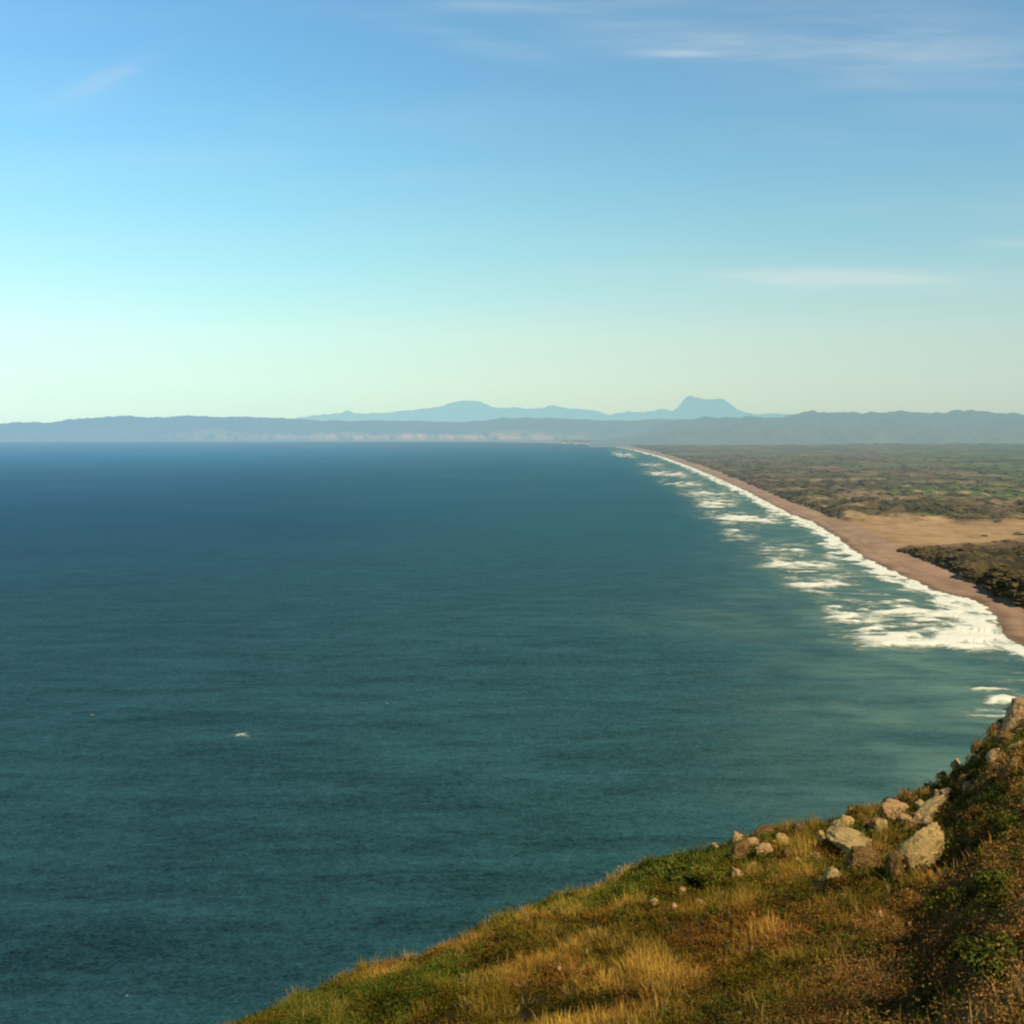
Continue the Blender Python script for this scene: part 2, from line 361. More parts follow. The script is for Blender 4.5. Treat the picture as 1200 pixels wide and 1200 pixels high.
def build_surf():
    gx = np.arange(600, 1262, 1.0); gy = np.concatenate([np.arange(515.2, 560, .45), np.arange(560, 880, .8)])
    PX, PY = np.meshgrid(gx, gy)
    x, y = at(PX, PY)
    sd, spar = sdist(x, y, SHORE, SPAR)
    # wash line on the beach
    dist = np.hypot(x, y)
    wob = fbm(x / 35, y / 35, 4)
    wid = interp(spar, [(600, 20), (700, 32), (780, 38), (840, 44), (880, 36), (950, 38), (1000, 34), (1040, 26), (1093, 30), (1133, 38), (1165, 44), (1200, 40), (1215, 14), (1250, 12)]) * .88 * (1 + .75 * wob)
    sdw = sd + 3.0 * fbm(x / 14 + 9, y / 14, 3)
    F0 = np.clip((1.22 + .75 * fbm(x / 14, y / 20, 4)) * sstep(-1.35, -.35, sdw / wid) * sstep(4.5, 0.0, sdw), 0, 1.6)
    # secondary shreds further out
    zn = interp(spar, [(600, 15), (700, 50), (780, 90), (880, 105), (1000, 115), (1100, 130), (1160, 120), (1200, 50), (1250, 30)])
    sh = sstep(.0, .6, fbm(x / 48, y / 16, 5, .6)) * np.exp(-(sd / zn) ** 4) * .50 * (sd < 0)
    F0 = np.maximum(F0, sh)
    Fs = [F0]; nz = fbm(x / 26 + 40, y / 16, 4); nz2 = fbm(x / 60, y / 40 + 7, 3)
    for (px, py, hl, ht, s_, tilt, lab) in BR:
        c_, s2 = math.cos(tilt), math.sin(tilt)
        dx = PX - px; dy = PY - py
        a = (dx * c_ + dy * s2) / hl; b = (-dx * s2 + dy * c_) / ht
        b = b + nz2 * 1.2 + .5 * nz
        f = s_ * np.exp(-np.abs(a) ** 3.2) * np.exp(-np.where(b > 0, b * b * 1.1, b * b * .8)) * (1 + .45 * nz)
        f = np.maximum(f, .46 * s_ * np.exp(-(a * .75) ** 4) * np.exp(-((b + 1.4) * .45) ** 2) * (1 + nz))    # thin foam trailing shoreward
        Fs.append(np.where(sd < 4, f, 0))
    FS = np.stack(Fs); own = FS.argmax(0); T = FS.max(0)
    x2 = np.where(own == 0, 0, 1)
    zz = np.where(sd > 0, np.maximum(0, sd) * .055 + .12, .05) + np.clip(T, 0, 1.2) ** 2 * np.where(own == 0, .5, 1.6) * sstep(600, 0, 0 * dist)
    nr, nc = PX.shape
    Q = grid_faces(nr, nc); V = np.stack([x, y, zz], -1).reshape(-1, 3); Tf = T.ravel(); ow = own.ravel()[Q[:, 0]]
    act = Tf[Q].max(1) > .06
    # keep each breaker one connected sheet: loose shreds go to the wash
    cell = own[:-1, :-1] * 0 + own.ravel()[(np.arange(nr - 1)[:, None] * nc + np.arange(nc - 1)[None])]
    A2 = act.reshape(nr - 1, nc - 1)
    for i in range(1, len(Fs)):
        m = (cell == i) & A2
        if not m.any(): continue
        seen = np.zeros_like(m); best = None
        for (r0, c0) in np.argwhere(m):
            if seen[r0, c0]: continue
            st = [(r0, c0)]; seen[r0, c0] = True; comp = []
            while st:
                a_, b_ = st.pop(); comp.append((a_, b_))
                for da, db in ((1, 0), (-1, 0), (0, 1), (0, -1)):
                    p, q = a_ + da, b_ + db
                    if 0 <= p < nr - 1 and 0 <= q < nc - 1 and m[p, q] and not seen[p, q]:
                        seen[p, q] = True; st.append((p, q))
            if best is None or len(comp) > len(best): best = comp
        keepm = np.zeros_like(m); bb = np.array(best); keepm[bb[:, 0], bb[:, 1]] = True
        cell[m & ~keepm] = 0
    ow = cell.ravel()
    mat = mat_foam()
    for i in range(len(Fs)):
        sel = Q[act & (ow == i)]
        if not len(sel): continue
        u_, inv = np.unique(sel, return_inverse=True)
        nm = 'surf_foam' if i == 0 else 'breaking_wave'
        o = mesh_np(nm, V[u_], inv.reshape(-1, 4)[:, ::-1], mat, vals={'foam': Tf[u_]})
        if i == 0: tag(o, 'white wash of surf running along the whole edge of the sand', 'surf', kind='stuff')
        else: tag(o, BR[i - 1][6], 'wave', 'breakers rolling in along the beach')
    # scattered whitecaps in the open water
    for (px, py, w_, lab) in [(283, 862, 13, 'largest whitecap on the open water, a small curved crest left of centre'), (453, 825, 5, 'tiny whitecap on open water right of the curved one'),
                              (108, 838, 5, 'tiny whitecap on open water near the left edge'), (150, 1168, 8, 'faint whitecap low in the picture near the bottom left corner')]:
        gx = np.linspace(-1.6, 1.6, 30); gy = np.linspace(-1.6, 1.6, 16)
        A, B = np.meshgrid(gx, gy)
        x, y = at(px + A * w_, py + B * w_ * .33 + A * A * 1.2 * w_ / 13)
        f = (.62 if w_ > 10 else .5) * np.exp(-A ** 2 * 1.3 - B ** 2 * 1.6) * (1 + .9 * fbm(A * 2 + px, B * 2, 3))
        V = np.stack([x, y, .08 + .5 * np.clip(f, 0, 1)], -1).reshape(-1, 3)
        o = mesh_np('whitecap', V, grid_faces(16, 30)[:, ::-1], mat, vals={'foam': f})
        tag(o, lab, 'whitecap', 'whitecaps on the open sea')

# ------------------------------------------------------------------ coastal plain
def mat_vcol(name, rough=.95, haze=9000.0, nscale=None, namp=.35, bumps=None, d0=600.0):
    m, n = new_mat(name)
    pos = n.new('ShaderNodeNewGeometry').outputs['Position']
    c = n.attr('Col')
    nb = None
    if nscale:
        a = None
        for sc, k in nscale:
            t = n.math('MULTIPLY', n.math('SUBTRACT', n.noise(pos, sc, 4, .62, .2), .5), k)
            a = t if a is None else n.math('ADD', a, t)
        hs = n.new('ShaderNodeHueSaturation'); n.l.new(c, hs.inputs['Color']); n.l.new(n.math('MAXIMUM', n.math('ADD', 1.0, a), .15), hs.inputs['Value'])
        c = hs.outputs[0]
        if bumps: nb = bump(n, a, bumps[0], bumps[1])
    return finish(m, n, principled(n, c, rough, .08, nb), haze=haze, pos=pos, d0=d0)

def build_plain():
    th = np.radians(np.linspace(-3, 58, 900)); r = np.concatenate([np.geomspace(330, 2600, 900), np.geomspace(2612, 11500, 330)])
    R_, T = np.meshgrid(r, th, indexing='ij')
    x = R_ * np.sin(T); y = R_ * np.cos(T)
    s1, p1 = sdist(x, y, SHORE, SPAR); s2, p2 = sdist(x, y, BASE, BPAR)
    s2 = s2 + 5 * fbm(x / 40, y / 40, 4) * sstep(4000, 1200, R_) + 14 * fbm(x / 220, y / 220, 3) * sstep(1500, 4000, R_)
    wd = np.maximum(s1 - s2, 8)
    beach = np.where(s1 < 0, s1 * .06, 3.4 * np.clip(s1 / wd, 0, 1.0))
    B = interp(p2, [(560, 20), (700, 16), (780, 9), (830, 9), (870, 7), (905, 9), (940, 12), (975, 11), (990, 4), (1005, .5), (1040, .5), (1056, 6), (1080, 10), (1110, 13), (1150, 17), (1200, 19), (1300, 24)])
    bw = 15 + 11 * fbm(x / 30 + 3, y / 30, 3)
    B = B * np.clip(.78 + .7 * fbm(x / 55 + 8, y / 55, 3), .25, 1.2)
    gul = 1.6 * fbm(x / 22, y / 22, 4)
    face = sstep(0, 1, s2 / np.maximum(bw, 5))
    h = beach + face * B * (1 + .12 * fbm(x / 60, y / 60, 3)) + (face * (1 - face)) * 4 * gul * B * .12
    inl = np.maximum(s2, 0)
    h += inl * .006 + 45 * sstep(800, 6000, inl)
    dune = sstep(10, 120, inl)
    h += dune * (2.6 * fbm(x / 90, y / 90, 4) + 9 * sstep(300, 2500, inl) * fbm(x / 500, y / 500, 4) + 1.0 * ridged(x / 35, y / 35, 3) * sstep(4000, 1500, R_))
    h = np.where(s1 < -25, -3, h)
    px, py = proj(x, y, h)
    # --- colours (albedo, with some shadow mixed in on the bluff face)
    sand = np.array([.34, .215, .125]); wet = np.array([.20, .125, .075]); field = np.array([.36, .225, .100])
    olive = np.array([.108, .088, .033]); brown = np.array([.125, .082, .038]); green = np.array([.070, .092, .026]); dark = np.array([.028, .025, .014]); cliff = np.array([.10, .065, .034])
    tan_ = np.array([.24, .165, .085])
    def mixc(a, b, f): return a * (1 - f[..., None]) + b * f[..., None]
    n1 = fbm(x / 130, y / 130, 5, .6); n2 = fbm(x / 420 + 20, y / 420, 4, .55); n3 = fbm(x / 34 + 5, y / 34, 4, .6)
    c = np.broadcast_to(sand, x.shape + (3,)).copy()
    c = mixc(c, wet * (1 + .25 * fbm(x / 60, y / 60, 3))[..., None], sstep(16, 4, s1 + 5 * fbm(x / 40, y / 40, 3)))
    c = mixc(c, wet * 1.25, .55 * np.exp(-((s1 - 24 - 8 * fbm(x / 90, y / 90, 3)) / 3.0) ** 2))
    c = c * (1 + .16 * n3 + .10 * n1)[..., None]
    veg = mixc(np.broadcast_to(olive, x.shape + (3,)), brown, sstep(-.25, .35, n1))
    veg = mixc(veg, green, sstep(.15, .7, n2 + .45 * sstep(980, 1200, px) * sstep(600, 540, py)))
    veg = mixc(veg, green * 1.1, sstep(1070, 1200, px) * sstep(582, 545, py) * sstep(507, 522, py) * .8)
    veg = mixc(veg, tan_, sstep(.28, .6, n3 * .6 + n1 * .6) * .65 * sstep(4500, 1500, R_))
    veg = mixc(veg, dark * 1.3, sstep(.18, .55, -n3 * .7 - .6 * n1 + .3 * sstep(200, 20, inl)) * .8)
    # bare sand drifts in the far dunes
    veg = mixc(veg, tan_, sstep(.2, .6, fbm(x / 300 + 3, y / 260, 4)) * .4)
    bench = (px > 1040) & (py > 634)
    # dry beige field behind the gap in the bluff
    fld = sstep(602, 612, py + 4 * n1) * sstep(648, 638, py + 3 * n1 + (px - 1050) * .055) * sstep(960, 1000, px)
    fld = fld * sstep(-.75, -.1, n3 + .6 - .25 * sstep(1120, 1200, px) - .4 * sstep(1130, 1190, px) * sstep(620, 640, py))
    veg = mixc(veg, field * (1 + .20 * n3 + .22 * n1)[..., None], np.clip(fld, 0, 1))
    bn = sstep(1035, 1060, px) * sstep(640, 650, py + (px - 1050) * .05)
    vb = mixc(np.broadcast_to(np.array([.125, .088, .030]), x.shape + (3,)), dark, sstep(-.1, .4, n3 + .3 * n1))
    veg = mixc(veg, vb, bn * .9)
    cf = np.clip(4 * face * (1 - face), 0, 1) * sstep(1.5, 5, B)
    veg = mixc(veg, mixc(np.broadcast_to(cliff, x.shape + (3,)), dark, sstep(-.1, .45, n3) * .8), cf * .75)  # dark scrub and painted-in shadow share this bluff face colour
    onland = sstep(-1.5, 4, s2 + 3 * n3 - 12 * sstep(4.0, .5, B))
    c = mixc(c, veg, onland)
    c = c * (1 + onland * (1 - np.clip(fld, 0, 1)) * (.40 * n3 * sstep(3500, 1200, R_) + .45 * n1 * sstep(6000, 1500, R_) + .35 * n2))[..., None]
    c = c * np.array([.93, .95, 1.0])
    c = np.clip(c, .008, .9)
    # scrub relief
    h = h + onland * (1 - np.clip(fld, 0, 1)) * 3.2 * np.abs(fbm(x / 12, y / 12, 3)) * sstep(2500, 900, R_)
    # scrub mounds standing on the dunes and along the bluff
    ok = (onland > .6) & (fld < .35) & (R_ < 4500) & (R_ > 600) & (px > 640) & (px < 1300)
    pr = np.where(ok, np.clip(.05 - 1.1 * n3 - .7 * n1, .004, 1) ** 1.6 + .8 * cf, 0) * (1.0 / np.maximum(R_, 1)) ** .5
    pr = (pr / pr.sum()).ravel(); ix = rng.choice(pr.size, 6500, replace=False, p=pr)
    import bmesh
    bm = bmesh.new(); bmesh.ops.create_icosphere(bm, subdivisions=2, radius=1.0)
    iv = np.array([q.co[:] for q in bm.verts]); jf = np.array([[q.index for q in f.verts] for f in bm.faces]); bm.free()
    m = len(ix); rad = rng.uniform(.9, 3.0, m) ** 1.0 * (1 + R_.ravel()[ix] / 3500)
    lump = 1 + .32 * rng.normal(size=(m, len(iv), 1))
    VV = iv[None] * lump * (rad[:, None] * np.array([1.5, 1.5, .6]))[:, None, :] + np.stack([x.ravel()[ix], y.ravel()[ix], h.ravel()[ix]], 1)[:, None, :]
    FF = jf[None] + (np.arange(m) * len(iv))[:, None, None]
    base = .6 * c.reshape(-1, 3)[ix] * rng.uniform(.7, 1.3, (m, 1)) + np.array([.040, .033, .014])
    CC = np.repeat(base[:, None], len(iv), 1) * rng.uniform(.75, 1.3, (m, len(iv), 1))
    sc_ = mesh_np('dune_scrub', VV.reshape(-1, 3), FF.reshape(-1, 3), mat_vcol('dune_scrub_leaves', haze=10500.0, d0=900.0, nscale=[(.5, .8)], bumps=None), cols=CC.reshape(-1, 3), smooth=False)
    tag(sc_, 'dark scrub dotted over the dunes and bluff behind the beach', 'scrub', kind='stuff')
    V = np.stack([x, y, h], -1).reshape(-1, 3)
    Q = grid_faces(len(r), len(th))
    keep = (s1.ravel()[Q].max(1) > -20)
    Q = Q[keep]; u_, inv = np.unique(Q, return_inverse=True)
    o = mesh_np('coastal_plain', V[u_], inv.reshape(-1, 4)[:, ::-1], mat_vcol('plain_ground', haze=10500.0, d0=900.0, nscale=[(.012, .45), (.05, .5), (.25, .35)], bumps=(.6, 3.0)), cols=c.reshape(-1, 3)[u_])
    tag(o, kind='structure')

# ------------------------------------------------------------------ far land
def strip(name, pts, D, front, back, zb, col, mat, rough_amp=.25, cliffs=None, gully=1.0, nth=900, nv=70, crest_px=1.2, scale=1.0):
    pxs = np.array([p[0] for p in pts], float); x0, x1 = pxs[0], pxs[-1]
    P = np.linspace(x0, x1, nth); top = np.interp(P, pxs, [p[1] for p in pts])
    Dd = interp(P, D) if isinstance(D, list) else np.full(nth, float(D))
    dx, dy, dz = ray(P, top); hyp = np.hypot(dx, dy); th = np.arctan2(dx, dy); te = dz / hyp
    v = np.linspace(-1, 1, nv)[:, None]
    rr = Dd[None] + np.where(v < 0, v * front, v * back)
    x = rr * np.sin(th)[None]; y = rr * np.cos(th)[None]
    zc = (CZ + te * Dd)[None]
    zbv = interp(P, zb)[None] if isinstance(zb, list) else zb
    prof = np.where(v < 0, 1 - np.abs(v) ** 1.35, 1 - np.abs(v) ** 1.5)
    sc = front * .9 * scale
    nz = ridged(x / sc, y / sc, 5); nf = fbm(x / (sc * .4), y / (sc * .4), 4)
    z = zbv + (zc - zbv) * prof
    amp = (zc - zbv) * rough_amp
    z = z + amp * (nz * .8 - .4) * (1 - .75 * np.exp(-(v / .18) ** 2)) * sstep(0, .15, 1 - np.abs(v)) * gully + amp * .25 * nf * sstep(0, .2, 1 - np.abs(v))
    z = z + crest_px * Dd[None] / F * fbm(P[None] / 14 + v * 2, P[None] * 0 + v * 1.5 + Dd[0] / 1000, 4)
    c = np.broadcast_to(np.array(col), x.shape + (3,)).copy()
    c = c * (1 + .35 * nf + .25 * nz)[..., None]
    if cliffs is not None:
        hc = interp(P, cliffs[0])[None]
        dv = (v + 1) * front
        edge = 120 + 160 * np.abs(fbm(P[None] / 30, P[None] * 0, 4))
        cl = sstep(0, 1, (dv - edge * .3) / 90.0)
        z = np.maximum(z * sstep(0, 1, dv / 400) , 0) * 1.0 + 0 * z
        z = np.maximum(z, -1 + hc * cl * (1 + .25 * fbm(P[None] / 9, v * 3, 4)))
        z = np.where(dv < 2, -3, z)
        pale = interp(P, cliffs[1])[None] * sstep(.02, .35, cl) * sstep(800, 160, dv)
        pale = pale * sstep(-.75, .35, fbm(P[None] / 16, dv / 400, 4)) * .85
        c = c * (1 - pale[..., None]) + np.array([.95, .52, .32]) * pale[..., None]
    V = np.stack([x, y, z], -1).reshape(-1, 3)
    o = mesh_np(name, V, grid_faces(nv, nth)[:, ::-1], mat, cols=np.clip(c.reshape(-1, 3), .01, .9))
    tag(o, kind='structure')
    return o

def build_far():
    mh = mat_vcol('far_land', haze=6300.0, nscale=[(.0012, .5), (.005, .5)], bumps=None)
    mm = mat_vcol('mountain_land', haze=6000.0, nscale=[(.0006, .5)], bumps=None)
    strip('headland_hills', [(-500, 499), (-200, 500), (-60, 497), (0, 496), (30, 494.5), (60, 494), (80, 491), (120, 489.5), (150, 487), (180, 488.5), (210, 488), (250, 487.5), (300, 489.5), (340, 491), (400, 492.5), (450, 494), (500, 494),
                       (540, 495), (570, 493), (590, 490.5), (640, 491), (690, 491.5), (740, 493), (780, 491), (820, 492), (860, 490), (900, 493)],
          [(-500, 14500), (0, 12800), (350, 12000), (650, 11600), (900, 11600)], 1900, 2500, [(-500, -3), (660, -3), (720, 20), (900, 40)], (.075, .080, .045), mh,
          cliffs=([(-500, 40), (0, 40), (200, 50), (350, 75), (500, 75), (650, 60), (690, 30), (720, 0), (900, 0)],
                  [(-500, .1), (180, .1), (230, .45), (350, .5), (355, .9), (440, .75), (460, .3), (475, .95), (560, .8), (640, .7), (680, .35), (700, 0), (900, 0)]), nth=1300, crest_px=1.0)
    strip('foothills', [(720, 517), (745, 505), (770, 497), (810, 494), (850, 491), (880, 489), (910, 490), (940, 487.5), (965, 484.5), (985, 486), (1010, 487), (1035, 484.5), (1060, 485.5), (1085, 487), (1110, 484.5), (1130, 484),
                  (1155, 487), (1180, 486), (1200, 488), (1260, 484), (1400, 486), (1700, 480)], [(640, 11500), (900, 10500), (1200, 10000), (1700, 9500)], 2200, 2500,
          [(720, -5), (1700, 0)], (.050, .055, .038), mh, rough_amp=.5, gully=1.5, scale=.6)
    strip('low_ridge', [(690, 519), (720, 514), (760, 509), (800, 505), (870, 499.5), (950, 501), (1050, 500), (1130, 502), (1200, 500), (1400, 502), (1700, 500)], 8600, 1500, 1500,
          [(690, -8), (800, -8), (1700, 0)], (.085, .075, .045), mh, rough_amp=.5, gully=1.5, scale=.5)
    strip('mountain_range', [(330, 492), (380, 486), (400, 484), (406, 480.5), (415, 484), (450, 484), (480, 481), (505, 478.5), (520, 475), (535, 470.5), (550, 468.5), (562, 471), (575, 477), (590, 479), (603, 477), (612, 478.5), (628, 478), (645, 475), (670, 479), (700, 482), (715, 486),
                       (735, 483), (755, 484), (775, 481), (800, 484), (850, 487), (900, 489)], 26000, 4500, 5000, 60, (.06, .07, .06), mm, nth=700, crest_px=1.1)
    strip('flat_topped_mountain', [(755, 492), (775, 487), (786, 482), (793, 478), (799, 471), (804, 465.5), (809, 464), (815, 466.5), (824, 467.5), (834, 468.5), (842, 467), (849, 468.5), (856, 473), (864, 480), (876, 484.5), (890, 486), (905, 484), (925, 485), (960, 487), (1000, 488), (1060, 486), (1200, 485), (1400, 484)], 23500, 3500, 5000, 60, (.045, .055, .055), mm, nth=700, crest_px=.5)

# ------------------------------------------------------------------ near hillside (polar height field round the lookout)
sil = [(-900, 1900, 26), (-400, 1560, 27), (0, 1335, 29), (150, 1262, 30), (270, 1208, 31), (320, 1183, 32), (400, 1154, 34), (500, 1118, 36), (560, 1090, 38), (600, 1072, 39), (700, 1042, 42), (760, 1014, 43), (830, 1004, 45), (860, 992, 45),
       (900, 977, 46), (950, 967, 47), (1000, 955, 48), (1050, 942, 49), (1100, 926, 50), (1130, 903, 51), (1150, 884, 52), (1170, 858, 53), (1200, 828, 54), (1260, 790, 58), (1400, 740, 66), (1800, 680, 80), (3000, 640, 90)]
_sx, _sy, _sz = ray([s[0] for s in sil], [s[1] for s in sil])
SIL_T = np.arctan2(_sx, _sy); SIL_E = -_sz / np.hypot(_sx, _sy); SIL_R = np.array([s[2] for s in sil], float)
C0 = 6.3
def hill(t, r):
    R = np.interp(t, SIL_T, SIL_R); e = np.interp(t, SIL_T, SIL_E)
    zr = -R * e
    zin = -(C0 + (R * e - C0) * r / R)
    dr = np.maximum(r - R, 0)
    zo = zr - e * dr - .95 * dr * dr / (dr + 5)
    z = np.where(r <= R, zin, zo)
    x = r * np.sin(t); y = r * np.cos(t)
    am = sstep(2, 12, r)
    z = z + am * (.46 * fbm(x / 6.0, y / 6.0, 4) + .13 * fbm(x / 1.5, y / 1.5, 3)) + sstep(4, 40, dr) * 5 * ridged(x / 30, y / 30, 4)
    return CZ + z
def hill_hit(px, py):
    dx, dy, dz = ray(px, py); hyp = math.hypot(dx, dy); t = math.atan2(dx, dy)
    r = np.linspace(7, 90, 3000); z = CZ + r * dz / hyp
    g = hill(np.full(r.shape, t), r)
    k = np.argmax(z <= g) if (z <= g).any() else int(np.argmin(np.abs(np.where(r < 60, z - g, 99))))
    return Vector((r[k] * math.sin(t), r[k] * math.cos(t), float(g[k]))), float(r[k])
def hill_n(x, y):
    def f(a, b): return float(hill(np.array(math.atan2(a, b)), np.array(math.hypot(a, b))))
    e = .4
    return Vector(((f(x - e, y) - f(x + e, y)) / (2 * e), (f(x, y - e) - f(x, y + e)) / (2 * e), 1)).normalized()

PAL = dict(gold=(.30, .175, .030), straw=(.40, .27, .085), olive=(.16, .125, .014), green=(.080, .095, .012), dgreen=(.055, .065, .012), rust=(.26, .105, .022), brown=(.30, .15, .042), dark=(.03, .02, .008), heath=(.34, .155, .050))
PAL = {k: np.array(v) for k, v in PAL.items()}
def zones(x, y, z):
    """how much each kind of cover grows at a place on the slope"""
    px, py = proj(x, y, z)
    a = fbm(x / 5 + 3, y / 5, 4, .6); b = fbm(x / 2.2 + 11, y / 2.2, 3, .6); c = fbm(x / 9 + 30, y / 9, 3)
    line = 1210 - .42 * (px - 760)                            # the brown heath lies right of / below this
    heath = sstep(-40, 60, py - line + 70 * a) * sstep(760, 900, px)
    right_scrub = sstep(1040, 1130, px + 60 * a) * sstep(1120, 1010, py)  # brown and dark green scrub high on the right of the slope
    goldp = np.exp(-((px - 720 + .6 * (py - 1150)) / 120) ** 2) * sstep(1060, 1120, py)
    midg = sstep(760, 860, px) * sstep(1000, 1030, py)
    gw = .14 + .6 * goldp + .9 * b + .5 * a - .9 * heath - .7 * right_scrub
    grn = .38 + .9 * c + .6 * a + .25 * right_scrub - .5 * goldp
    return px, py, a, b, c, heath, right_scrub, gw, grn
def cover_color(x, y, z, jitter=None):
    px, py, a, b, c, heath, right_scrub, gw, grn = zones(x, y, z)
    def mx(A, B, f): return A * (1 - f[..., None]) + B * f[..., None]
    col = np.broadcast_to(PAL['olive'] * np.array([.95, .88, 1.0]), x.shape + (3,)).copy()
    col = mx(col, PAL['rust'], sstep(.1, .5, a + .25) * .6)
    col = mx(col, PAL['green'], sstep(.2, .7, grn))
    col = mx(col, PAL['gold'], sstep(.5, 1.2, gw) * .9)
    col = mx(col, PAL['heath'], heath * .9)
    col = mx(col, PAL['dgreen'], sstep(.1, .5, c * .7 + b * .5 + .1) * heath * .5)
    col = mx(col, PAL['brown'] * 1.3, right_scrub * sstep(-.3, .2, -c + .15) * .85)
    col = mx(col, PAL['dgreen'] * 1.3, right_scrub * sstep(-.1, .4, c) * .4)
    col = col * np.clip(1 + .8 * b + .5 * a, .3, 2.2)[..., None]
    return col

def mat_leaf(name, trans=.25):
    m, n = new_mat(name)
    c = n.attr('Col')
    d = n.new('ShaderNodeBsdfDiffuse'); n.l.new(c, d.inputs[0]); d.inputs[1].default_value = .5
    t = n.new('ShaderNodeBsdfTranslucent'); n.l.new(c, t.inputs[0])
    mx = n.new('ShaderNodeMixShader'); mx.inputs[0].default_value = trans
    n.l.new(d.outputs[0], mx.inputs[1]); n.l.new(t.outputs[0], mx.inputs[2])
    return finish(m, n, mx.outputs[0], haze=0)

def build_hillside():
    th = np.radians(np.concatenate([np.arange(-78, -36, .8), np.arange(-36, 36, .12), np.arange(36, 92, .8)]))
    r = np.concatenate([np.geomspace(3, 26, 120), np.arange(26.15, 62, .14), np.geomspace(62.3, 240, 120)])
    R_, T = np.meshgrid(r, th, indexing='ij')
    x = R_ * np.sin(T); y = R_ * np.cos(T); z = hill(T, R_)
    z = np.maximum(z, -4)
    c = cover_color(x, y, z)
    dr = R_ - np.interp(T, SIL_T, SIL_R)
    k = sstep(6, 30, dr)[..., None]
    rock = np.array([.13, .095, .06]) * (1 + .5 * fbm(x / 12, y / 12, 4))[..., None]
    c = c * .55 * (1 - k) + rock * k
    V = np.stack([x, y, z], -1).reshape(-1, 3)
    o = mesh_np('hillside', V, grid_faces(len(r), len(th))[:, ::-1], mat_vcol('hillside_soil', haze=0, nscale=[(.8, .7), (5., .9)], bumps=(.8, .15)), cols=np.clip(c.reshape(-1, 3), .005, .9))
    tag(o, kind='structure')

def sample_hill(nn, fmin=9.0, extra=2.5, tmin=-27, tmax=37, bias=.62):
    t = np.radians(rng.uniform(tmin, tmax, nn)); R = np.interp(t, SIL_T, SIL_R) + extra
    q = rng.uniform(0, 1, nn)
    r = fmin * (R / fmin) ** (q ** bias)
    return t, r
def blades(pos, h, wdt, lean, az, col, tipcol):
    """bent two-segment blades: 5 vertices each (quad + tip triangle written as two quads with a doubled point avoided)"""
    n_ = len(pos)
    side = np.stack([np.cos(az + np.pi / 2), np.sin(az + np.pi / 2), np.zeros(n_)], 1)
    fw = np.stack([np.cos(az), np.sin(az), np.zeros(n_)], 1)
    up = np.array([0, 0, 1.])
    m1 = pos + fw * (lean * h * .35)[:, None] + up * (h * .55)[:, None]
    m2 = pos + fw * (lean * h)[:, None] + up * (h * (1 - .25 * lean))[:, None]
    s = side * wdt[:, None] * .5
    V = np.stack([pos - s, pos + s, m1 - s * .8, m1 + s * .8, m2], 1).reshape(-1, 3)
    b = np.arange(n_)[:, None] * 5
    T = np.concatenate([b + [0, 1, 3], b + [0, 3, 2], b + [2, 3, 4]], 0)
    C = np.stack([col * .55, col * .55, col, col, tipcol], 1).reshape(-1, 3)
    return V, T, C

def build_grass():
    nt = 30000
    t, r = sample_hill(nt)
    x = r * np.sin(t); y = r * np.cos(t); z = hill(t, r)
    px, py, a, b, c, heath, right_scrub, gw, grn = zones(x, y, z)
    keep = rng.uniform(0, 1, nt) < np.clip(.12 + 1.15 * gw + .5 * b - .4 * heath, .05, 1)
    x, y, z, r, b, gw, heath = [q[keep] for q in (x, y, z, r, b, gw, heath)]
    for (qx, qy, qr, qrr) in ROCKS:
        k_ = int(10 + 26 * qr)
        an = rng.uniform(0, 2 * np.pi, k_); rd = qr * rng.uniform(.75, 1.35, k_)
        ax = qx + rd * np.cos(an); ay = qy + rd * np.sin(an)
        tt = np.arctan2(ax, ay); rr_ = np.hypot(ax, ay)
        x = np.append(x, ax); y = np.append(y, ay); z = np.append(z, hill(tt, rr_)); r = np.append(r, rr_); b = np.append(b, rng.uniform(-.5, .2, k_)); gw = np.append(gw, 0 * ax); heath = np.append(heath, 0 * ax)
    nb = 13
    base = cover_color(x, y, z)
    kind = rng.uniform(0, 1, len(x))[:, None]
    base = np.where(kind < .09, PAL['straw'], np.where(kind < .24, PAL['gold'], base * 1.15))
    X = np.repeat(x, nb); Y_ = np.repeat(y, nb); Zr = np.repeat(z, nb); rr = np.repeat(r, nb); bc = np.repeat(base, nb, 0)
    sc = .7 + rr / 60
    rad = np.abs(rng.normal(0, .12, len(X))) * sc; an = rng.uniform(0, 2 * np.pi, len(X))
    hgt = np.repeat(rng.uniform(.16, .42, len(x)) * np.clip(1 + 1.0 * b, .5, 1.7), nb) * rng.uniform(.6, 1.15, len(X)) * (.8 + rr / 120)
    pos = np.stack([X + rad * np.cos(an), Y_ + rad * np.sin(an), Zr - .05], 1)
    col = bc * rng.uniform(.6, 1.35, (len(X), 1)); tip = col * rng.uniform(.9, 1.6, (len(X), 1)) + np.array([.02, .012, 0])
    V, T, C = blades(pos, hgt, rng.uniform(.012, .028, len(X)) * sc, np.abs(rng.normal(.35, .25, len(X))), an + rng.normal(0, .5, len(X)), col, tip)
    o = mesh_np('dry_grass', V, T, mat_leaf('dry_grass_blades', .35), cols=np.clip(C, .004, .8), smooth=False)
    tag(o, 'dry golden and olive grass covering the headland slope', 'grass', kind='stuff')

